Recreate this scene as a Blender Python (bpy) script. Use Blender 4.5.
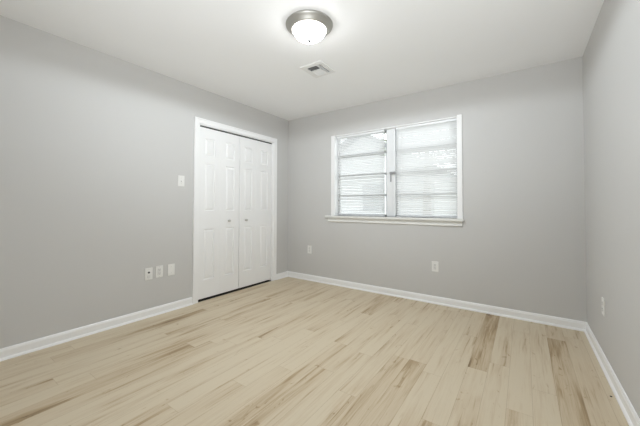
import bpy, bmesh, math, random
from mathutils import Vector, Matrix

S = bpy.context.scene
COL = S.collection
for o in list(bpy.data.objects):
    bpy.data.objects.remove(o)

# ------------------------------------------------------------------ camera
FPX, YAW, PITCH, ROLL, CAMZ = 292.3, -0.6100, 0.0223, 0.0029, 1.0907
CYPX = -13.2
cam_data = bpy.data.cameras.new('camera')
cam = bpy.data.objects.new('camera', cam_data)
COL.objects.link(cam)
cam_data.sensor_width = 36.0
cam_data.lens = 36.0 * FPX / 640.0
cam_data.shift_x = 0.0
cam_data.shift_y = CYPX / 640.0
cam_data.clip_start = 0.02
fw = Vector((math.sin(YAW) * math.cos(PITCH), math.cos(YAW) * math.cos(PITCH), math.sin(PITCH)))
rt = Vector((math.cos(YAW), -math.sin(YAW), 0))
up = rt.cross(fw)
rt2 = rt * math.cos(ROLL) + up * math.sin(ROLL)
up2 = up * math.cos(ROLL) - rt * math.sin(ROLL)
m = Matrix((rt2, up2, -fw)).transposed().to_4x4()
m.translation = Vector((0, 0, CAMZ))
cam.matrix_world = m
S.camera = cam

# ------------------------------------------------------------------ room sizes
XL, XR, YB, YF, H = -3.034, 0.441, 3.467, -0.75, 2.44
WT = 0.12                                   # wall thickness
CL0, CL1, CLH = 1.926, 3.134, 2.035         # closet opening on the left wall
WX0, WX1, WZ0, WZ1 = -2.172, -0.592, 0.962, 2.078   # window opening

# ------------------------------------------------------------------ world, lights, exposure
world = bpy.data.worlds.new('overcast_sky')
S.world = world
world.use_nodes = True
wn = world.node_tree
wn.nodes['Background'].inputs['Color'].default_value = (0.97, 0.985, 1.0, 1)
wn.nodes['Background'].inputs['Strength'].default_value = 3.7
LAMP_POWER = 58.0
DOME_EMIT = 27.0

S.view_settings.view_transform = 'Standard'
S.view_settings.look = 'None'
S.view_settings.gamma = 1.0
S.view_settings.use_curve_mapping = False
S.view_settings.exposure = 0.07
S.cycles.use_denoising = True
S.cycles.max_bounces = 14
S.cycles.diffuse_bounces = 8
S.cycles.sample_clamp_indirect = 6.0

def portal(name, loc, rot, sx, sy):
    l = bpy.data.lights.new(name, 'AREA')
    l.shape = 'RECTANGLE'
    l.size, l.size_y = sx, sy
    l.cycles.is_portal = True
    o = bpy.data.objects.new(name, l)
    COL.objects.link(o)
    o.location, o.rotation_euler = loc, rot
    return o
portal('window_daylight', ((WX0 + WX1) / 2, YB + WT + 0.02, (WZ0 + WZ1) / 2), (-math.pi / 2, 0, 0), WX1 - WX0, WZ1 - WZ0)

# added spot aimed up at the ceiling to brighten it, like a bounced flash
fl = bpy.data.lights.new('added_ceiling_fill', 'SPOT')
fl.energy = 172.0
fl.color = (0.92, 0.965, 1.0)
fl.spot_size = math.radians(118)
fl.spot_blend = 1.0
fl.shadow_soft_size = 0.25
fo = bpy.data.objects.new('added_ceiling_fill', fl)
COL.objects.link(fo)
fo.location = (-0.30, -0.20, 0.95)
fo.rotation_euler = (Vector((-1.0, 1.28, H)) - Vector(fo.location)).to_track_quat('-Z', 'Y').to_euler()

# ------------------------------------------------------------------ helpers
def tag(o, label=None, cat=None, group=None, kind=None):
    if label: o['label'] = label
    if cat: o['category'] = cat
    if group: o['group'] = group
    if kind: o['kind'] = kind
    return o

def empty(name, loc, label, cat, group=None, kind=None):
    o = bpy.data.objects.new(name, None)
    COL.objects.link(o)
    o.location = loc
    o.empty_display_size = 0.05
    return tag(o, label, cat, group, kind)

def obj(name, bm, mat, parent=None, smooth=False, loc=None):
    bmesh.ops.recalc_face_normals(bm, faces=bm.faces)
    me = bpy.data.meshes.new(name)
    bm.to_mesh(me)
    bm.free()
    me.materials.append(mat)
    if smooth:
        for p in me.polygons:
            p.use_smooth = True
    o = bpy.data.objects.new(name, me)
    COL.objects.link(o)
    if parent: o.parent = parent
    if loc: o.location = loc
    return o

def box(bm, a, b, bevel=0.0, seg=2):
    x0, y0, z0 = (min(a[i], b[i]) for i in range(3))
    x1, y1, z1 = (max(a[i], b[i]) for i in range(3))
    t = bmesh.new()
    r = bmesh.ops.create_cube(t, size=1.0)
    for v in t.verts:
        v.co = Vector((x0 if v.co.x < 0 else x1, y0 if v.co.y < 0 else y1, z0 if v.co.z < 0 else z1))
    if bevel > 0:
        bmesh.ops.bevel(t, geom=t.edges[:], offset=bevel, segments=seg, profile=0.5, affect='EDGES')
    me = bpy.data.meshes.new('t')
    t.to_mesh(me)
    t.free()
    bm.from_mesh(me)
    bpy.data.meshes.remove(me)
    return bm

def lathe(bm, prof, n=64, c=(0, 0, 0), axis='z'):
    rings = []
    def P(r, h, a):
        if axis == 'z': p = (r * math.cos(a), r * math.sin(a), h)
        elif axis == 'x': p = (h, r * math.cos(a), r * math.sin(a))
        else: p = (r * math.cos(a), h, r * math.sin(a))
        return Vector(p) + Vector(c)
    for r, h in prof:
        if r < 1e-6:
            rings.append([bm.verts.new(P(0, h, 0))])
        else:
            rings.append([bm.verts.new(P(r, h, 2 * math.pi * i / n)) for i in range(n)])
    for A, B in zip(rings, rings[1:]):
        for i in range(n):
            j = (i + 1) % n
            if len(A) == 1 and len(B) == 1: continue
            if len(A) == 1: bm.faces.new((A[0], B[i], B[j]))
            elif len(B) == 1: bm.faces.new((A[i], B[0], A[j]))
            else: bm.faces.new((A[i], B[i], B[j], A[j]))
    return bm

def sweep(bm, prof, p0, p1, out):
    """extrude a (distance-from-wall, height) profile between two floor points; out = direction into the room"""
    p0, p1, out = Vector(p0), Vector(p1), Vector(out)
    rows = []
    for p in (p0, p1):
        rows.append([bm.verts.new(p + out * d + Vector((0, 0, z))) for d, z in prof])
    n = len(prof)
    for i in range(n):
        j = (i + 1) % n
        bm.faces.new((rows[0][i], rows[0][j], rows[1][j], rows[1][i]))
    bm.faces.new(rows[0])
    bm.faces.new(rows[1][::-1])
    return bm

# ------------------------------------------------------------------ materials
def mat(name, col, rough=0.5, metal=0.0, noise=0.0, nscale=8.0, bump=0.0, bscale=250.0, spec=0.5):
    mt = bpy.data.materials.new(name)
    mt.use_nodes = True
    nt = mt.node_tree
    b = nt.nodes['Principled BSDF']
    b.inputs['Base Color'].default_value = (*col, 1)
    b.inputs['Roughness'].default_value = rough
    b.inputs['Metallic'].default_value = metal
    b.inputs['Specular IOR Level'].default_value = spec
    if noise or bump:
        tc = nt.nodes.new('ShaderNodeTexCoord')
    if noise:
        n = nt.nodes.new('ShaderNodeTexNoise')
        n.inputs['Scale'].default_value = nscale
        n.inputs['Detail'].default_value = 4
        nt.links.new(tc.outputs['Object'], n.inputs['Vector'])
        mx = nt.nodes.new('ShaderNodeMix')
        mx.data_type = 'RGBA'
        mx.inputs[6].default_value = (*[c * (1 - noise) for c in col], 1)
        mx.inputs[7].default_value = (*[min(1, c * (1 + noise)) for c in col], 1)
        nt.links.new(n.outputs['Fac'], mx.inputs[0])
        nt.links.new(mx.outputs[2], b.inputs['Base Color'])
    if bump:
        n2 = nt.nodes.new('ShaderNodeTexNoise')
        n2.inputs['Scale'].default_value = bscale
        n2.inputs['Detail'].default_value = 2
        nt.links.new(tc.outputs['Object'], n2.inputs['Vector'])
        bp = nt.nodes.new('ShaderNodeBump')
        bp.inputs['Strength'].default_value = bump
        bp.inputs['Distance'].default_value = 0.002
        nt.links.new(n2.outputs['Fac'], bp.inputs['Height'])
        nt.links.new(bp.outputs['Normal'], b.inputs['Normal'])
    return mt

M_WALL = mat('greige_wall_paint', (0.605, 0.599, 0.588), 0.55, noise=0.012, nscale=1.5, bump=0.12, spec=0.3)
M_CEIL = mat('white_ceiling_paint', (0.88, 0.885, 0.89), 0.7, noise=0.01, nscale=2.0, bump=0.15, bscale=180, spec=0.2)
M_TRIM = mat('white_trim_enamel', (0.90, 0.90, 0.90), 0.35, noise=0.01, nscale=5)
M_DOOR = mat('white_door_enamel', (0.89, 0.89, 0.89), 0.4, noise=0.008, nscale=4)
M_SILL = mat('white_sill_paint', (0.78, 0.78, 0.755), 0.35)
M_PLATE = mat('white_plastic', (0.84, 0.835, 0.81), 0.3)
M_PLATE2 = mat('white_receptacle_plastic', (0.75, 0.745, 0.73), 0.35)
M_SLOT = mat('dark_slot', (0.03, 0.03, 0.03), 0.6)
M_SCREW = mat('screw_metal', (0.6, 0.6, 0.58), 0.35, 0.8)
M_NICKEL = mat('brushed_nickel', (0.46, 0.45, 0.42), 0.5, 0.85, noise=0.03, nscale=60)
M_FINIAL = mat('darkened_finial_metal', (0.03, 0.03, 0.028), 0.6, spec=0.1)  # finial's grey metal blackened to offset the dome's glow on it
M_SLOTS = mat('receptacle_slot', (0.22, 0.22, 0.21), 0.6)
M_CLOSET_SHADE = mat('shade_black_closet_floor', (0.02, 0.018, 0.016), 0.95)  # near-black colour stands for the shade in the gap under the doors
M_FRAME = mat('window_frame_aluminium', (0.28, 0.285, 0.29), 0.4, 0.2)
M_VINYL = mat('white_vinyl', (0.80, 0.81, 0.82), 0.35)
M_TRACK = mat('closet_track_metal', (0.05, 0.05, 0.05), 0.5, 0.4)
M_VENT = mat('white_vent_enamel', (0.78, 0.78, 0.77), 0.4)
M_VENTD = mat('dark_duct', (0.11, 0.11, 0.11), 0.8)
M_CORD = mat('white_cord', (0.75, 0.75, 0.74), 0.6)
M_KNOB = mat('satin_nickel_knob', (0.62, 0.61, 0.59), 0.28, 0.85)
M_SPECK = mat('dark_speck', (0.04, 0.035, 0.03), 0.7)
M_CLOSET = mat('closet_paint', (0.5, 0.49, 0.47), 0.7)

def slat_mat():
    mt = bpy.data.materials.new('white_blind_slat')
    mt.use_nodes = True
    nt = mt.node_tree
    nt.nodes.remove(nt.nodes['Principled BSDF'])
    d = nt.nodes.new('ShaderNodeBsdfDiffuse')
    d.inputs['Color'].default_value = (0.84, 0.84, 0.84, 1)
    t = nt.nodes.new('ShaderNodeBsdfTranslucent')
    t.inputs['Color'].default_value = (0.83, 0.835, 0.84, 1)
    mx = nt.nodes.new('ShaderNodeMixShader')
    mx.inputs[0].default_value = 0.5
    nt.links.new(d.outputs[0], mx.inputs[1])
    nt.links.new(t.outputs[0], mx.inputs[2])
    nt.links.new(mx.outputs[0], nt.nodes['Material Output'].inputs['Surface'])
    return mt
M_SLAT = slat_mat()

def glass_mat():
    mt = bpy.data.materials.new('window_glass')
    mt.use_nodes = True
    nt = mt.node_tree
    nt.nodes.remove(nt.nodes['Principled BSDF'])
    t = nt.nodes.new('ShaderNodeBsdfTransparent')
    t.inputs['Color'].default_value = (0.94, 0.96, 0.96, 1)
    g = nt.nodes.new('ShaderNodeBsdfGlossy')
    g.inputs['Roughness'].default_value = 0.02
    fr = nt.nodes.new('ShaderNodeFresnel')
    fr.inputs['IOR'].default_value = 1.35
    mx = nt.nodes.new('ShaderNodeMixShader')
    nt.links.new(fr.outputs[0], mx.inputs[0])
    nt.links.new(t.outputs[0], mx.inputs[1])
    nt.links.new(g.outputs[0], mx.inputs[2])
    nt.links.new(mx.outputs[0], nt.nodes['Material Output'].inputs['Surface'])
    return mt
M_GLASS = glass_mat()

def dome_mat():
    mt = bpy.data.materials.new('lit_frosted_glass')
    mt.use_nodes = True
    nt = mt.node_tree
    b = nt.nodes['Principled BSDF']
    b.inputs['Base Color'].default_value = (0.9, 0.89, 0.86, 1)
    b.inputs['Roughness'].default_value = 0.25
    b.inputs['Emission Color'].default_value = (0.97, 0.985, 1.0, 1)
    b.inputs['Emission Strength'].default_value = DOME_EMIT
    return mt
M_DOME = dome_mat()

def floor_mat():
    mt = bpy.data.materials.new('pale_oak_planks')
    mt.use_nodes = True
    nt = mt.node_tree
    N, L = nt.nodes.new, nt.links.new
    b = nt.nodes['Principled BSDF']
    tc = N('ShaderNodeTexCoord')
    at = N('ShaderNodeAttribute'); at.attribute_name = 'tint'
    ao = N('ShaderNodeAttribute'); ao.attribute_name = 'shift'
    au = N('ShaderNodeAttribute'); au.attribute_name = 'edge'
    cmb = N('ShaderNodeCombineXYZ')
    L(ao.outputs['Fac'], cmb.inputs['Z'])
    mul = N('ShaderNodeMath'); mul.operation = 'MULTIPLY'; mul.inputs[1].default_value = 3.7
    L(ao.outputs['Fac'], mul.inputs[0]); L(mul.outputs[0], cmb.inputs['Y'])
    add = N('ShaderNodeVectorMath'); add.operation = 'ADD'
    L(tc.outputs['Object'], add.inputs[0]); L(cmb.outputs[0], add.inputs[1])

    def noise(sx, sy, detail, rough, dist):
        mp = N('ShaderNodeMapping')
        mp.inputs['Scale'].default_value = (sx, sy, 1.0)
        L(add.outputs[0], mp.inputs['Vector'])
        n = N('ShaderNodeTexNoise')
        n.inputs['Scale'].default_value = 1.0
        n.inputs['Detail'].default_value = detail
        n.inputs['Roughness'].default_value = rough
        n.inputs['Distortion'].default_value = dist
        L(mp.outputs[0], n.inputs['Vector'])
        return n.outputs['Fac']
    def ramp(src, p0, v0, p1, v1):
        r = N('ShaderNodeMapRange')
        r.interpolation_type = 'SMOOTHSTEP'
        r.inputs['From Min'].default_value = p0; r.inputs['From Max'].default_value = p1
        r.inputs['To Min'].default_value = v0; r.inputs['To Max'].default_value = v1
        L(src, r.inputs['Value'])
        return r.outputs['Result']
    def math_(op, a, c):
        n = N('ShaderNodeMath'); n.operation = op
        for i, v in enumerate((a, c)):
            if isinstance(v, (int, float)): n.inputs[i].default_value = v
            else: L(v, n.inputs[i])
        return n.outputs[0]
    broad = noise(12.0, 1.1, 3.0, 0.55, 0.5)      # wide soft figure along the plank
    streak = noise(40.0, 1.5, 4.0, 0.6, 0.6)     # darker streaks
    fine = noise(190.0, 5.0, 3.0, 0.6, 0.2)      # fine grain
    knot = noise(15.0, 6.0, 3.0, 0.6, 2.0)        # knots and swirls
    f = ramp(broad, 0.42, 0.0, 0.74, 0.50)
    f = math_('ADD', f, ramp(streak, 0.50, 0.0, 0.74, 0.40))
    f = math_('ADD', f, ramp(fine, 0.3, -0.07, 0.7, 0.09))
    f = math_('ADD', f, ramp(knot, 0.62, 0.0, 0.76, 0.45))
    f = math_('ADD', f, at.outputs['Fac'])
    cr = N('ShaderNodeValToRGB')
    e = cr.color_ramp.elements
    e[0].position, e[0].color = 0.0, (0.635, 0.545, 0.405, 1)
    e[1].position, e[1].color = 1.0, (0.215, 0.145, 0.080, 1)
    x = cr.color_ramp.elements.new(0.32); x.color = (0.575, 0.470, 0.330, 1)
    x = cr.color_ramp.elements.new(0.65); x.color = (0.400, 0.292, 0.170, 1)
    L(f, cr.inputs['Fac'])
    mx = N('ShaderNodeMix'); mx.data_type = 'RGBA'; mx.blend_type = 'MULTIPLY'
    mx.inputs[0].default_value = 1.0
    L(cr.outputs['Color'], mx.inputs[6])
    ec = N('ShaderNodeValToRGB')
    ec.color_ramp.elements[0].color = (1, 1, 1, 1)
    ec.color_ramp.elements[1].color = (0.74, 0.69, 0.62, 1)
    L(au.outputs['Fac'], ec.inputs['Fac'])
    L(ec.outputs['Color'], mx.inputs[7])
    L(mx.outputs[2], b.inputs['Base Color'])
    rr = ramp(fine, 0.2, 0.42, 0.8, 0.55)
    L(rr, b.inputs['Roughness'])
    b.inputs['Specular IOR Level'].default_value = 0.35
    bp = N('ShaderNodeBump'); bp.inputs['Strength'].default_value = 0.08; bp.inputs['Distance'].default_value = 0.001
    L(fine, bp.inputs['Height']); L(bp.outputs['Normal'], b.inputs['Normal'])
    return mt
M_FLOOR = floor_mat()

# ------------------------------------------------------------------ floor: one mesh of planks, a thin seam round each
def build_floor():
    rnd = random.Random(11)
    PW, PL, SEAM, X0 = 0.118, 1.22, 0.0018, -0.21
    bm = bmesh.new()
    lt = bm.faces.layers.float.new('tint')
    ls = bm.faces.layers.float.new('shift')
    le = bm.faces.layers.float.new('edge')
    x_lo, x_hi, y_lo, y_hi = XL - 0.005, XR + 0.005, YF - 0.05, YB + 0.005
    def quad(x0, y0, x1, y1, t, s, e):
        x0, x1 = max(x0, x_lo), min(x1, x_hi); y0, y1 = max(y0, y_lo), min(y1, y_hi)
        if x1 - x0 < 1e-5 or y1 - y0 < 1e-5: return
        f = bm.faces.new([bm.verts.new(p) for p in ((x0, y0, 0), (x1, y0, 0), (x1, y1, 0), (x0, y1, 0))])
        f[lt], f[ls], f[le] = t, s, e
    dark = {(-1, 2.9): 0.34, (-1, 1.5): -0.06, (3, 2.6): 0.32, (4, 2.9): 0.10, (-17, 0.8): 0.32, (1, 2.9): -0.10, (2, 3.0): -0.10, (0, 2.9): -0.06}
    yoff = {-1: 2.236, 3: 1.89, 2: 2.19, 1: 1.9, -17: 0.10}
    c0, c1 = math.floor((x_lo - X0) / PW), math.ceil((x_hi - X0) / PW)
    for c in range(c0, c1):
        off = yoff.get(c, rnd.uniform(0, PL))
        k0 = math.floor((y_lo - off) / PL)
        k1 = math.ceil((y_hi - off) / PL)
        for k in range(k0, k1):
            y0 = off + k * PL
            t = rnd.choice([-0.14, -0.10, -0.08, -0.04, 0.0, 0.0, 0.04, 0.10, 0.20]) + rnd.uniform(-0.03, 0.03)
            for (cc, yy), v in dark.items():
                if cc == c and y0 <= yy < y0 + PL: t = v
            s = rnd.uniform(0, 50)
            x0 = X0 + c * PW
            quad(x0 + SEAM / 2, y0 + SEAM / 2, x0 + PW - SEAM / 2, y0 + PL - SEAM / 2, t, s, 0)
            quad(x0 - SEAM / 2, y0 - SEAM / 2, x0 + SEAM / 2, y0 + PL - SEAM / 2, t, s, 1)
            quad(x0 + SEAM / 2, y0 - SEAM / 2, x0 + PW - SEAM / 2, y0 + SEAM / 2, t, s, 1)
    # slab underneath
    before = len(bm.faces)
    box(bm, (x_lo, y_lo, -0.12), (x_hi, y_hi, -0.004))
    o = obj('floor', bm, M_FLOOR)
    return tag(o, 'pale oak plank floor with brown streaks', 'floor', kind='structure')
build_floor()

# ------------------------------------------------------------------ walls and ceiling
bm = bmesh.new()
box(bm, (XL - WT, YF - WT, H), (XR + WT, YB + WT, H + 0.1))
tag(obj('ceiling', bm, M_CEIL), 'smooth white ceiling over the empty room', 'ceiling', kind='structure')

bm = bmesh.new()
box(bm, (XL - WT, YF, -0.1), (XL, CL0, H)); box(bm, (XL - WT, CL1, -0.1), (XL, YB, H)); box(bm, (XL - WT, CL0, CLH), (XL, CL1, H))
tag(obj('wall_left', bm, M_WALL), 'light grey wall around the white closet doors', 'wall', kind='structure')

bm = bmesh.new()
box(bm, (XL - WT, YB, -0.1), (WX0, YB + WT, H)); box(bm, (WX1, YB, -0.1), (XR + WT, YB + WT, H))
box(bm, (WX0, YB, -0.1), (WX1, YB + WT, WZ0)); box(bm, (WX0, YB, WZ1), (WX1, YB + WT, H))
tag(obj('wall_back', bm, M_WALL), 'light grey wall around the window with blinds', 'wall', kind='structure')

bm = bmesh.new()
box(bm, (XR, YF, -0.1), (XR + WT, YB, H))
tag(obj('wall_right', bm, M_WALL), 'plain light grey wall at the right edge', 'wall', kind='structure')

bm = bmesh.new()
box(bm, (XL - WT, YF - WT, -0.1), (XR + WT, YF, H))
tag(obj('wall_front', bm, M_WALL), 'plain light grey wall behind the viewer', 'wall', kind='structure')

# closet recess behind the doors
bm = bmesh.new()
cx0 = XL - WT - 0.55
box(bm, (cx0 - 0.05, CL0 - 0.25, -0.1), (cx0, CL1 + 0.2, H))
box(bm, (cx0, CL0 - 0.25, -0.1), (XL - WT, CL0 - 0.2, H)); box(bm, (cx0, CL1 + 0.15, -0.1), (XL - WT, CL1 + 0.2, H))
box(bm, (cx0, CL0 - 0.2, H - 0.05), (XL - WT, CL1 + 0.15, H))
tag(obj('wall_closet', bm, M_CLOSET), 'dark closet interior behind the bifold doors', 'wall', kind='structure')

bm = bmesh.new()
box(bm, (cx0, CL0 - 0.2, -0.1), (XL - WT, CL1 + 0.15, 0.001)); box(bm, (XL - WT, CL0 + 0.012, -0.1), (XL - 0.022, CL1 - 0.012, 0.001))
tag(obj('floor_closet', bm, M_CLOSET_SHADE), 'closet floor, blackened to stand for the shade under the doors', 'floor', kind='structure')

# ------------------------------------------------------------------ baseboards
BASE = [(0, 0), (0.024, 0), (0.0236, 0.006), (0.021, 0.012), (0.0165, 0.0165), (0.0125, 0.018), (0.0125, 0.063), (0.0095, 0.071),
        (0.0085, 0.0765), (0.005, 0.081), (0, 0.082)]
def baseboard(name, segs, label):
    bm = bmesh.new()
    for p0, p1, out in segs: sweep(bm, BASE, p0, p1, out)
    tag(obj(name, bm, M_TRIM), label, 'baseboard', kind='structure')
CAS = 0.062
baseboard('baseboard_left', [((XL, YF, 0), (XL, CL0 - CAS, 0), (1, 0, 0)), ((XL, CL1 + CAS, 0), (XL, YB, 0), (1, 0, 0))],
          'white baseboard along the left wall on both sides of the closet')
baseboard('baseboard_back', [((XL, YB, 0), (XR, YB, 0), (0, -1, 0))], 'white baseboard under the window wall')
baseboard('baseboard_right', [((XR, YF, 0), (XR, YB, 0), (-1, 0, 0))], 'white baseboard along the right wall')
baseboard('baseboard_front', [((XL, YF, 0), (XR, YF, 0), (0, 1, 0))], 'white baseboard behind the viewer')

# ------------------------------------------------------------------ closet casing + jamb
def casing_profile_box(bm, a, b):
    box(bm, a, b, 0.004, 2)
bm = bmesh.new()
e = 0.017
casing_profile_box(bm, (XL, CL0 - CAS, 0), (XL + e, CL0, CLH + CAS))
casing_profile_box(bm, (XL, CL1, 0), (XL + e, CL1 + CAS, CLH + CAS))
casing_profile_box(bm, (XL, CL0 - 0.001, CLH), (XL + e, CL1 + 0.001, CLH + CAS))
# raised outer bead
box(bm, (XL + e - 0.003, CL0 - CAS + 0.002, 0), (XL + e + 0.004, CL0 - CAS + 0.018, CLH + CAS - 0.003), 0.003)
box(bm, (XL + e - 0.003, CL1 + CAS - 0.018, 0), (XL + e + 0.004, CL1 + CAS - 0.002, CLH + CAS - 0.003), 0.003)
box(bm, (XL + e - 0.003, CL0 - CAS + 0.003, CLH + CAS - 0.018), (XL + e + 0.004, CL1 + CAS - 0.003, CLH + CAS - 0.002), 0.003)
# jamb liner
box(bm, (XL - WT, CL0 - 0.001, 0), (XL + 0.004, CL0 + 0.012, CLH)); box(bm, (XL - WT, CL1 - 0.012, 0), (XL + 0.004, CL1 + 0.001, CLH))
box(bm, (XL - WT, CL0, CLH - 0.012), (XL + 0.004, CL1, CLH + 0.001))
tag(obj('trim_1', bm, M_TRIM), 'white casing framing the closet doors', 'trim', kind='structure')

# track in the head of the opening
tk = bmesh.new()
box(tk, (XL - 0.05, CL0 + 0.012, CLH - 0.030), (XL - 0.022, CL1 - 0.012, CLH - 0.012))
tag(obj('closet_track', tk, M_TRACK), 'dark metal track in the gap above the closet doors', 'track')

# ------------------------------------------------------------------ bifold doors
def leaf_mesh(w, h, panels, th=0.032):
    """front face at local x=0 looking to +x, u along y from 0..w, z 0..h; raised panels pressed into it"""
    bm = bmesh.new()
    c = 0.001
    px0, px1 = w * 0.26, w * 0.74
    zs = sorted(panels)
    def q(pts): bm.faces.new([bm.verts.new(p) for p in pts])
    def rect(y0, z0, y1, z1, x=0): q([(x, y0, z0), (x, y1, z0), (x, y1, z1), (x, y0, z1)])
    rect(c, c, px0, h - c); rect(px1, c, w - c, h - c)
    prev = c
    for z0, z1 in zs:
        rect(px0, prev, px1, z0); prev = z1
    rect(px0, prev, px1, h - c)
    for z0, z1 in zs:
        rings = []
        for inset, x in ((0, 0), (0.005, -0.011), (0.014, -0.011), (0.032, -0.001)):
            rings.append([(x, px0 + inset, z0 + inset), (x, px1 - inset, z0 + inset), (x, px1 - inset, z1 - inset), (x, px0 + inset, z1 - inset)])
        for A, B in zip(rings, rings[1:]):
            for i in range(4):
                j = (i + 1) % 4
                q([A[i], A[j], B[j], B[i]])
        q(rings[-1])
    # edges and back
    F = [(0, c, c), (0, w - c, c), (0, w - c, h - c), (0, c, h - c)]
    G = [(-c, 0, 0), (-c, w, 0), (-c, w, h), (-c, 0, h)]
    K = [(-th, 0, 0), (-th, w, 0), (-th, w, h), (-th, 0, h)]
    for A, B in ((F, G), (G, K)):
        for i in range(4):
            j = (i + 1) % 4
            q([A[i], A[j], B[j], B[i]])
    q(K)
    bmesh.ops.remove_doubles(bm, verts=bm.verts[:], dist=1e-5)
    return bm

GAPZ = 0.022
LH = CLH - 0.012 - 0.016 - GAPZ
LW = (CL1 - CL0 - 0.024 - 0.012) / 4
PANELS = [(0.21, 0.80), (1.01, 1.565), (1.655, 1.865)]
def bifold(name, y0, fold, knob_leaf, label):
    root = empty(name, (XL - 0.020, y0, GAPZ), label, 'closet door', kind='structure')
    for i in range(2):
        lf = obj('door_leaf', leaf_mesh(LW - 0.0006, LH, PANELS), M_DOOR, root)
        # the pair is pulled slightly out of line at the middle hinge
        a = fold if i == 0 else -fold
        lf.rotation_euler = (0, 0, -a)
        lf.location = (0 if i == 0 else math.sin(fold) * LW, 0 if i == 0 else math.cos(fold) * LW, 0)
        if i == knob_leaf[0]:
            kb = bmesh.new()
            lathe(kb, [(0, 0.0), (0.013, 0.0), (0.013, 0.003), (0.007, 0.006), (0.0065, 0.013), (0.012, 0.018), (0.0155, 0.023), (0.0155, 0.027), (0.011, 0.031), (0, 0.032)], 28, axis='x')
            k = obj('door_knob', kb, M_KNOB, root, smooth=True)
            k.location = (math.sin(fold) * LW * (0.5), knob_leaf[1], 0.905 - GAPZ)
            k['label'] = 'small round satin metal knob'
    return root
Y0 = CL0 + 0.013
bifold('door_1', Y0 + 0.001, 0.002, (1, LW * 1.44), 'white panelled bifold closet door on the left, nearer the light switch')
bifold('door_2', Y0 + 2 * LW + 0.007, 0.002, (0, LW * 0.36), 'white panelled bifold closet door on the right, nearer the room corner')

# ------------------------------------------------------------------ window
zc0, zc1 = WZ0, WZ1
win = empty('window_1', ((WX0 + WX1) / 2, YB, WZ0), 'white framed double window behind mini blinds', 'window', kind='structure')
def wobj(name, bm, m):
    o = obj(name, bm, m)
    o.parent = win
    o.matrix_parent_inverse = Matrix.Translation(-win.location)
    return o
MX = (-1.425, -1.312)                     # mullion
bm = bmesh.new()                           # side casings, jamb liners, head
box(bm, (WX0 - 0.054, YB - 0.013, WZ0), (WX0 + 0.002, YB + 0.004, WZ1 + 0.004), 0.003)
box(bm, (WX1 - 0.002, YB - 0.013, WZ0), (WX1 + 0.048, YB + 0.004, WZ1 + 0.016), 0.003)
box(bm, (WX0 - 0.001, YB - 0.004, WZ0), (WX0 + 0.006, YB + WT, WZ1)); box(bm, (WX1 - 0.006, YB - 0.004, WZ0), (WX1 + 0.001, YB + WT, WZ1))
box(bm, (WX0, YB - 0.004, WZ1 - 0.008), (WX1, YB + WT, WZ1 + 0.002))
wobj('casing', bm, M_TRIM)
bm = bmesh.new()
box(bm, (MX[0], YB + 0.045, WZ0), (MX[1], YB + 0.115, WZ1 - 0.008), 0.003)
box(bm, (MX[0] + 0.07, YB + 0.040, WZ0), (MX[0] + 0.085, YB + 0.05, WZ1 - 0.008), 0.002)
wobj('mullion', bm, M_VINYL)
bm = bmesh.new()
box(bm, (WX0 - 0.135, YB - 0.048, WZ0 - 0.028), (WX1 + 0.060, YB + 0.002, WZ0), 0.005)
box(bm, (WX0, YB - 0.01, WZ0 - 0.028), (WX1, YB + WT, WZ0))
wobj('window_sill', bm, M_SILL)
bm = bmesh.new()
sweep(bm, [(0, -0.085), (0.014, -0.085), (0.018, -0.080), (0.018, -0.072), (0.012, -0.062), (0.012, -0.028), (0, -0.028)],
      (WX0 - 0.105, YB, WZ0), (WX1 + 0.045, YB, WZ0), (0, -1, 0))
wobj('apron', bm, M_SILL)
NL = 4
for (x0, x1) in ((WX0 + 0.006, MX[0]), (MX[1], WX1 - 0.006)):
    z0, z1 = WZ0, WZ1 - 0.008
    bm = bmesh.new()
    ya, yb = YB + 0.088, YB + 0.112
    box(bm, (x0, ya, z0), (x0 + 0.022, yb, z1)); box(bm, (x1 - 0.022, ya, z0), (x1, yb, z1))
    box(bm, (x0, ya, z0), (x1, yb, z0 + 0.024)); box(bm, (x0, ya, z1 - 0.022), (x1, yb, z1))
    for i in range(1, NL):
        z = z0 + (z1 - z0) * i / NL
        box(bm, (x0, ya - 0.006, z - 0.013), (x1, yb, z + 0.013), 0.002)
    wobj('sash_frame', bm, M_FRAME)
    bm = bmesh.new()
    box(bm, (x0 + 0.01, YB + 0.099, z0 + 0.01), (x1 - 0.01, YB + 0.103, z1 - 0.01))
    wobj('pane', bm, M_GLASS)
bm = bmesh.new()                           # sash operator on the mullion
box(bm, (MX[0] + 0.045, YB + 0.022, 1.495), (MX[0] + 0.115, YB + 0.046, 1.525), 0.004)
box(bm, (MX[0] + 0.052, YB + 0.024, 1.40), (MX[0] + 0.066, YB + 0.036, 1.50), 0.003)
wobj('sash_latch', bm, M_FRAME)

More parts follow.
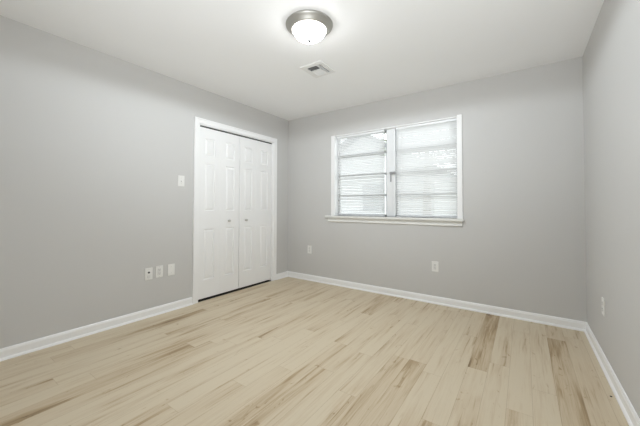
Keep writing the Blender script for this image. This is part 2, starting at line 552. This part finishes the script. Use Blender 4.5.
# ------------------------------------------------------------------ mini blinds
def mini_blind(x0, x1, tilt, wand_x, label, cord_n=2):
    yb = YB + 0.030
    zt, zb = WZ1 - 0.010, WZ0 + 0.004
    root = empty('window_blind', ((x0 + x1) / 2, yb, zb), label, 'window blind')
    def add(name, bm, m, smooth=False):
        o = obj(name, bm, m, root, smooth)
        o.matrix_parent_inverse = Matrix.Translation(-root.location)
        return o
    bm = bmesh.new()
    box(bm, (x0, yb - 0.013, zt - 0.026), (x1, yb + 0.013, zt), 0.002)
    add('headrail', bm, M_VINYL)
    bm = bmesh.new()
    box(bm, (x0, yb - 0.012, zb), (x1, yb + 0.012, zb + 0.012), 0.003)
    add('bottom_rail', bm, M_VINYL)
    bm = bmesh.new()
    n = 50
    za, zz = zb + 0.026, zt - 0.036
    rnd = random.Random(int(abs(x0) * 1000))
    hw, camber = 0.0125, 0.0022
    for i in range(n):
        z = za + (zz - za) * i / (n - 1)
        t = math.radians(tilt + rnd.uniform(-3.0, 3.0))
        dz0, dz1 = rnd.uniform(-0.0012, 0.0012), rnd.uniform(-0.0012, 0.0012)
        rows = []
        for k, x in enumerate((x0 + 0.003, x1 - 0.003)):
            row = []
            for s in (-1, -0.5, 0, 0.5, 1):
                u, v = s * hw, camber * (1 - s * s)
                # inner edge up, outer edge down
                y = u * math.cos(t) + v * math.sin(t)
                w = -u * math.sin(t) + v * math.cos(t)
                row.append(bm.verts.new((x, yb + y, z + w + (dz0 if k == 0 else dz1))))
            rows.append(row)
        for j in range(4):
            bm.faces.new((rows[0][j], rows[0][j + 1], rows[1][j + 1], rows[1][j]))
    add('slats', bm, M_SLAT, True)
    for k in range(cord_n):
        x = x0 + (x1 - x0) * (0.10 if k == 0 else 0.90)
        bm = bmesh.new()
        for yy in (-0.0125, 0.0125):
            box(bm, (x - 0.0008, yb + yy - 0.0008, zb + 0.01), (x + 0.0008, yb + yy + 0.0008, zt - 0.02))
        add('ladder_cord', bm, M_CORD)
    bm = bmesh.new()
    lathe(bm, [(0, -0.50), (0.0035, -0.50), (0.0038, -0.10), (0.0028, -0.02), (0, -0.02)], 8, (wand_x, yb - 0.020, zt - 0.02))
    add('tilt_wand', bm, M_VINYL)
    return root
mini_blind(WX0 + 0.026, MX[0] - 0.020, 31, WX0 + 0.075, 'white mini blind on the left half of the window, bars showing through')
mini_blind(MX[1] + 0.018, WX1 - 0.010, 45, MX[1] + 0.035, 'white mini blind on the right half of the window, slats more closed')

# ------------------------------------------------------------------ outlets and switch
def plate_root(name, wall, u, z, label, cat, group=None):
    if wall == 'L': loc, rz = (XL, u, z), math.pi / 2
    elif wall == 'B': loc, rz = (u, YB, z), 0.0
    else: loc, rz = (XR, u, z), -math.pi / 2
    r = empty(name, loc, label, cat, group)
    r.rotation_euler = (0, 0, rz)
    return r            # local: -y looks into the room, x along the wall
def plate(root, w=0.072, h=0.116):
    bm = bmesh.new()
    box(bm, (-w / 2, -0.0065, -h / 2), (w / 2, 0, h / 2), 0.0028, 3)
    obj('cover_plate', bm, M_PLATE, root)
def screws(root, zs):
    for z in zs:
        bm = bmesh.new()
        lathe(bm, [(0, -0.0078), (0.0022, -0.0076), (0.0032, -0.0064), (0.0032, -0.006)], 14, (0, 0, z), 'y')
        obj('screw', bm, M_SCREW, root)
def duplex(root):
    plate(root)
    for z in (0.0195, -0.0195):
        bm = bmesh.new()
        lathe(bm, [(0, -0.0085), (0.0155, -0.0085), (0.0165, -0.0075), (0.0165, -0.005)], 26, (0, 0, z), 'y')
        r = obj('receptacle', bm, M_PLATE2, root)
        bm = bmesh.new()
        box(bm, (-0.0072, -0.0092, z + 0.000), (-0.0048, -0.0084, z + 0.009))
        box(bm, (0.0048, -0.0092, z + 0.001), (0.0072, -0.0084, z + 0.008))
        lathe(bm, [(0, -0.0092), (0.0026, -0.0092), (0.0026, -0.0084)], 12, (0, 0, z - 0.0075), 'y')
        obj('slots', bm, M_SLOTS, r)
    screws(root, (0.0,))
def decora(root):
    plate(root)
    bm = bmesh.new()
    box(bm, (-0.0168, -0.009, -0.0335), (0.0168, -0.005, 0.0335), 0.0015)
    r = obj('receptacle', bm, M_PLATE2, root)
    for z in (0.017, -0.017):
        bm = bmesh.new()
        box(bm, (-0.0072, -0.0098, z - 0.001), (-0.0050, -0.0088, z + 0.008)); box(bm, (0.0050, -0.0098, z), (0.0072, -0.0088, z + 0.007))
        lathe(bm, [(0, -0.0098), (0.0025, -0.0098), (0.0025, -0.0088)], 12, (0, 0, z - 0.008), 'y')
        obj('slots', bm, M_SLOTS, r)
    screws(root, (0.048, -0.048))

r = plate_root('light_switch', 'L', 1.722, 1.36, 'white toggle light switch beside the closet casing', 'light switch')
plate(r)
bm = bmesh.new()
box(bm, (-0.0058, -0.0080, -0.0125), (0.0058, -0.006, 0.0125), 0.0006)
obj('toggle_collar', bm, M_PLATE2, r)
bm = bmesh.new()
box(bm, (-0.0042, -0.0200, -0.012), (0.0042, -0.006, -0.001), 0.0015)
obj('toggle', bm, M_PLATE, r)
screws(r, (0.030, -0.030))

r = plate_root('cable_outlet', 'L', 1.403, 0.422, 'white wall plate with a dark round jack, leftmost of three low plates', 'outlet')
plate(r)
bm = bmesh.new()
lathe(bm, [(0, -0.0105), (0.0085, -0.0105), (0.0092, -0.0095), (0.0092, -0.005)], 20, (0, 0, 0.014), 'y')
obj('jack', bm, M_SLOT, r)
bm = bmesh.new()
box(bm, (-0.014, -0.0085, -0.040), (0.014, -0.0055, -0.012), 0.0012)
obj('jack_insert', bm, M_PLATE2, r)
screws(r, (0.046, -0.048))

r = plate_root('wall_outlet', 'L', 1.504, 0.427, 'white rectangular outlet in the middle of three low wall plates', 'outlet')
decora(r)
r = plate_root('blank_plate', 'L', 1.626, 0.425, 'plain blank white wall plate, rightmost of three near the closet', 'wall plate')
plate(r)
screws(r, (0.030, -0.030))

r = plate_root('wall_outlet', 'B', -2.606, 0.452, 'white outlet on the back wall between closet corner and window', 'outlet')
duplex(r)
r = plate_root('wall_outlet', 'B', -0.833, 0.415, 'white outlet on the back wall low under the window', 'outlet')
decora(r)
r = plate_root('wall_outlet', 'R', 2.775, 0.408, 'white outlet on the right wall seen edge on', 'outlet')
duplex(r)

# ------------------------------------------------------------------ ceiling light
LX, LY = -1.298, 1.712
lamp = empty('ceiling_light', (LX, LY, H), 'round flush ceiling light, lit frosted dome in a brushed nickel ring', 'ceiling light')
bm = bmesh.new()
lathe(bm, [(0, 0), (0.172, 0), (0.175, -0.004), (0.173, -0.012), (0.164, -0.018), (0.152, -0.030), (0.143, -0.040), (0.138, -0.046), (0.130, -0.048), (0.123, -0.046), (0.121, -0.038), (0.0, -0.036)], 96)
obj('nickel_ring', bm, M_NICKEL, lamp, smooth=True)
bm = bmesh.new()
prof = []
R0, DEP = 0.121, 0.074
for i in range(17):
    a = math.pi / 2 * i / 16
    prof.append((R0 * math.cos(a), -0.044 - DEP * math.sin(a) ** 1.15))
prof[-1] = (0, prof[-1][1])
lathe(bm, [(R0 - 0.004, -0.040)] + prof, 96)
dome = obj('glass_dome', bm, M_DOME, lamp, smooth=True)
dome['label'] = 'glowing white frosted glass bowl'
bm = bmesh.new()
zf = -0.044 - DEP
lathe(bm, [(0, zf + 0.004), (0.013, zf + 0.002), (0.014, zf - 0.003), (0.009, zf - 0.007), (0.006, zf - 0.012), (0.008, zf - 0.016), (0.005, zf - 0.021), (0, zf - 0.022)], 28)
obj('finial', bm, M_FINIAL, lamp, smooth=True)
pl = bpy.data.lights.new('bulb_glow', 'SPOT')
pl.energy = LAMP_POWER
pl.spot_size = math.pi
pl.spot_blend = 0.10
pl.shadow_soft_size = 0.10
pl.color = (0.87, 0.945, 1.0)
po = bpy.data.objects.new('bulb_glow', pl)
COL.objects.link(po)
po.parent = lamp
po.location = (0, 0, -0.16)

# ------------------------------------------------------------------ air vent
VX0, VX1, VY0, VY1 = -1.772, -1.532, 2.190, 2.456
vent = empty('air_vent', ((VX0 + VX1) / 2, (VY0 + VY1) / 2, H), 'square white ceiling air vent with louvres in three directions', 'air vent')
def vobj(name, bm, m):
    o = obj(name, bm, m, vent)
    o.matrix_parent_inverse = Matrix.Translation(-vent.location)
    return o
fx0, fx1, fy0, fy1 = VX0 + 0.045, VX1 - 0.030, VY0 + 0.045, VY1 - 0.030
bm = bmesh.new()
zt = H - 0.010
for a, b in (((VX0, VY0), (fx0, VY1)), ((fx1, VY0), (VX1, VY1)), ((fx0, VY0), (fx1, fy0)), ((fx0, fy1), (fx1, VY1))):
    box(bm, (a[0], a[1], zt), (b[0], b[1], H))
sx = fx1 - 0.045          # divider before the side strip
sy = fy0 + (fy1 - fy0) * 0.47
box(bm, (sx - 0.006, fy0, zt), (sx + 0.006, fy1, H)); box(bm, (fx0, sy - 0.008, zt), (sx, sy + 0.008, H))
vobj('vent_frame', bm, M_VENT)
bm = bmesh.new()
box(bm, (fx0, fy0, H - 0.0015), (fx1, fy1, H))
vobj('duct_backing', bm, M_VENTD)
def louvre(bm, x0, y0, x1, y1, along, lean, n, wide=0.0048):
    for i in range(n):
        t = (i + 0.5) / n
        hw = wide
        th = 0.0008
        if along == 'x':
            y = y0 + (y1 - y0) * t
            P = [(x0, y - hw, zt if lean > 0 else H - 0.002), (x1, y - hw, zt if lean > 0 else H - 0.002), (x1, y + hw, H - 0.002 if lean > 0 else zt), (x0, y + hw, H - 0.002 if lean > 0 else zt)]
        else:
            x = x0 + (x1 - x0) * t
            P = [(x - hw, y0, zt if lean > 0 else H - 0.002), (x - hw, y1, zt if lean > 0 else H - 0.002), (x + hw, y1, H - 0.002 if lean > 0 else zt), (x + hw, y0, H - 0.002 if lean > 0 else zt)]
        a = [bm.verts.new(p) for p in P]
        b = [bm.verts.new((p[0], p[1], p[2] + th)) for p in P]
        bm.faces.new(a); bm.faces.new(b[::-1])
        for k in range(4):
            bm.faces.new((a[k], a[(k + 1) % 4], b[(k + 1) % 4], b[k]))
bm = bmesh.new(); louvre(bm, fx0, fy0, sx - 0.006, sy - 0.008, 'x', 1, 5); vobj('louvres', bm, M_VENT)
bm = bmesh.new(); louvre(bm, fx0, sy + 0.008, sx - 0.006, fy1, 'x', -1, 6, 0.0026); vobj('louvres', bm, M_VENT)
bm = bmesh.new(); louvre(bm, sx + 0.006, fy0 - 0.01, fx1, fy1, 'y', 1, 2, 0.0015); vobj('louvres', bm, M_VENT)

# ------------------------------------------------------------------ speck on the floor
bm = bmesh.new()
bmesh.ops.create_icosphere(bm, subdivisions=2, radius=0.006)
for v in bm.verts: v.co.z = max(v.co.z * 0.5, -0.001) + 0.001
o = obj('floor_speck', bm, M_SPECK, None, True, (0.398, 2.362, 0.0))
tag(o, 'tiny dark speck on the floor by the right baseboard', 'speck')

# ------------------------------------------------------------------ outside the window
M_GROUND = mat('dry_lawn', (0.40, 0.41, 0.36), 0.9, noise=0.2, nscale=3)
M_SIDING = mat('grey_siding', (0.52, 0.525, 0.53), 0.7, noise=0.05)
M_ROOF = mat('grey_shingle', (0.20, 0.20, 0.21), 0.9, noise=0.2, nscale=10)
M_BARK = mat('grey_bark', (0.22, 0.20, 0.18), 0.9, noise=0.2, nscale=12)
M_LEAF = mat('muted_leaves', (0.26, 0.29, 0.22), 0.7)
M_HGLASS = mat('dark_house_glass', (0.30, 0.31, 0.32), 0.1)
bm = bmesh.new()
box(bm, (-30, YB + WT + 0.01, -0.5), (30, 40, -0.3))
tag(obj('ground', bm, M_GROUND), 'bright lawn outside the window', 'ground', kind='structure')

hx0, hx1, hxc, hy, he, hr = -9.2, -2.9, -6.05, 12.0, 2.5, 4.3
house = empty('house', (hxc, hy, -0.3), 'pale grey gabled house faintly seen outside through the window blinds', 'house')
def hobj(name, bm, m):
    o = obj(name, bm, m, house)
    o.matrix_parent_inverse = Matrix.Translation(-house.location)
bm = bmesh.new()
f0 = [bm.verts.new(p) for p in ((hx0, hy, -0.3), (hx1, hy, -0.3), (hx1, hy, he), (hxc, hy, hr), (hx0, hy, he))]
f1 = [bm.verts.new(p) for p in ((hx0, hy + 7, -0.3), (hx1, hy + 7, -0.3), (hx1, hy + 7, he), (hxc, hy + 7, hr), (hx0, hy + 7, he))]
bm.faces.new(f0); bm.faces.new(f1[::-1])
for k in range(5):
    bm.faces.new((f0[k], f0[(k + 1) % 5], f1[(k + 1) % 5], f1[k]))
for k in range(18):                        # lap siding edges
    z = -0.15 + k * 0.15
    if z < he: box(bm, (hx0, hy - 0.02, z), (hx1, hy + 0.01, z + 0.02))
hobj('siding_wall', bm, M_SIDING)
bm = bmesh.new()
for sx_ in (-1, 1):
    ex = hx0 - 0.4 if sx_ < 0 else hx1 + 0.4
    sl = (hr - he) / (hxc - hx0)
    P = [(hxc, hr + 0.02), (ex, he + 0.02 - sl * 0.4), (ex, he + 0.22 - sl * 0.4), (hxc, hr + 0.24)]
    a = [bm.verts.new((x, hy - 0.35, z)) for x, z in P]
    b = [bm.verts.new((x, hy + 7.3, z)) for x, z in P]
    bm.faces.new(a); bm.faces.new(b[::-1])
    for k in range(4): bm.faces.new((a[k], a[(k + 1) % 4], b[(k + 1) % 4], b[k]))
hobj('roof', bm, M_ROOF)
bm = bmesh.new()
box(bm, (-6.0, hy - 0.04, 0.9), (-5.0, hy + 0.02, 2.1))
hobj('house_window', bm, M_HGLASS)

tree = empty('tree', (-2.7, 10.2, -0.3), 'leafy tree outside behind the right half of the window blinds', 'tree')
bm = bmesh.new()
lathe(bm, [(0, -0.3), (0.22, -0.3), (0.15, 0.5), (0.12, 1.6), (0.09, 2.6), (0.03, 3.8), (0, 3.8)], 14, (-2.7, 10.2, 0))
o = obj('trunk', bm, M_BARK, tree, True); o.matrix_parent_inverse = Matrix.Translation(-tree.location)
bm = bmesh.new()
rnd = random.Random(4)
for i in range(1100):
    while True:
        p = Vector((rnd.uniform(-1, 1), rnd.uniform(-1, 1), rnd.uniform(-1, 1)))
        if p.length < 1: break
    c = Vector((-2.7 + p.x * 1.7, 10.2 + p.y * 1.5, 3.5 + p.z * 1.3))
    R_ = Matrix.Rotation(rnd.uniform(0, 6.28), 3, 'Z') @ Matrix.Rotation(rnd.uniform(-1.2, 1.2), 3, 'X')
    sz = rnd.uniform(0.06, 0.12)
    q = [c + R_ @ Vector(v) * sz for v in ((-1, 0, 0), (0, -0.45, 0.1), (1, 0, 0), (0, 0.45, 0.1))]
    bm.faces.new([bm.verts.new(v) for v in q])
o = obj('crown', bm, M_LEAF, tree); o.matrix_parent_inverse = Matrix.Translation(-tree.location)
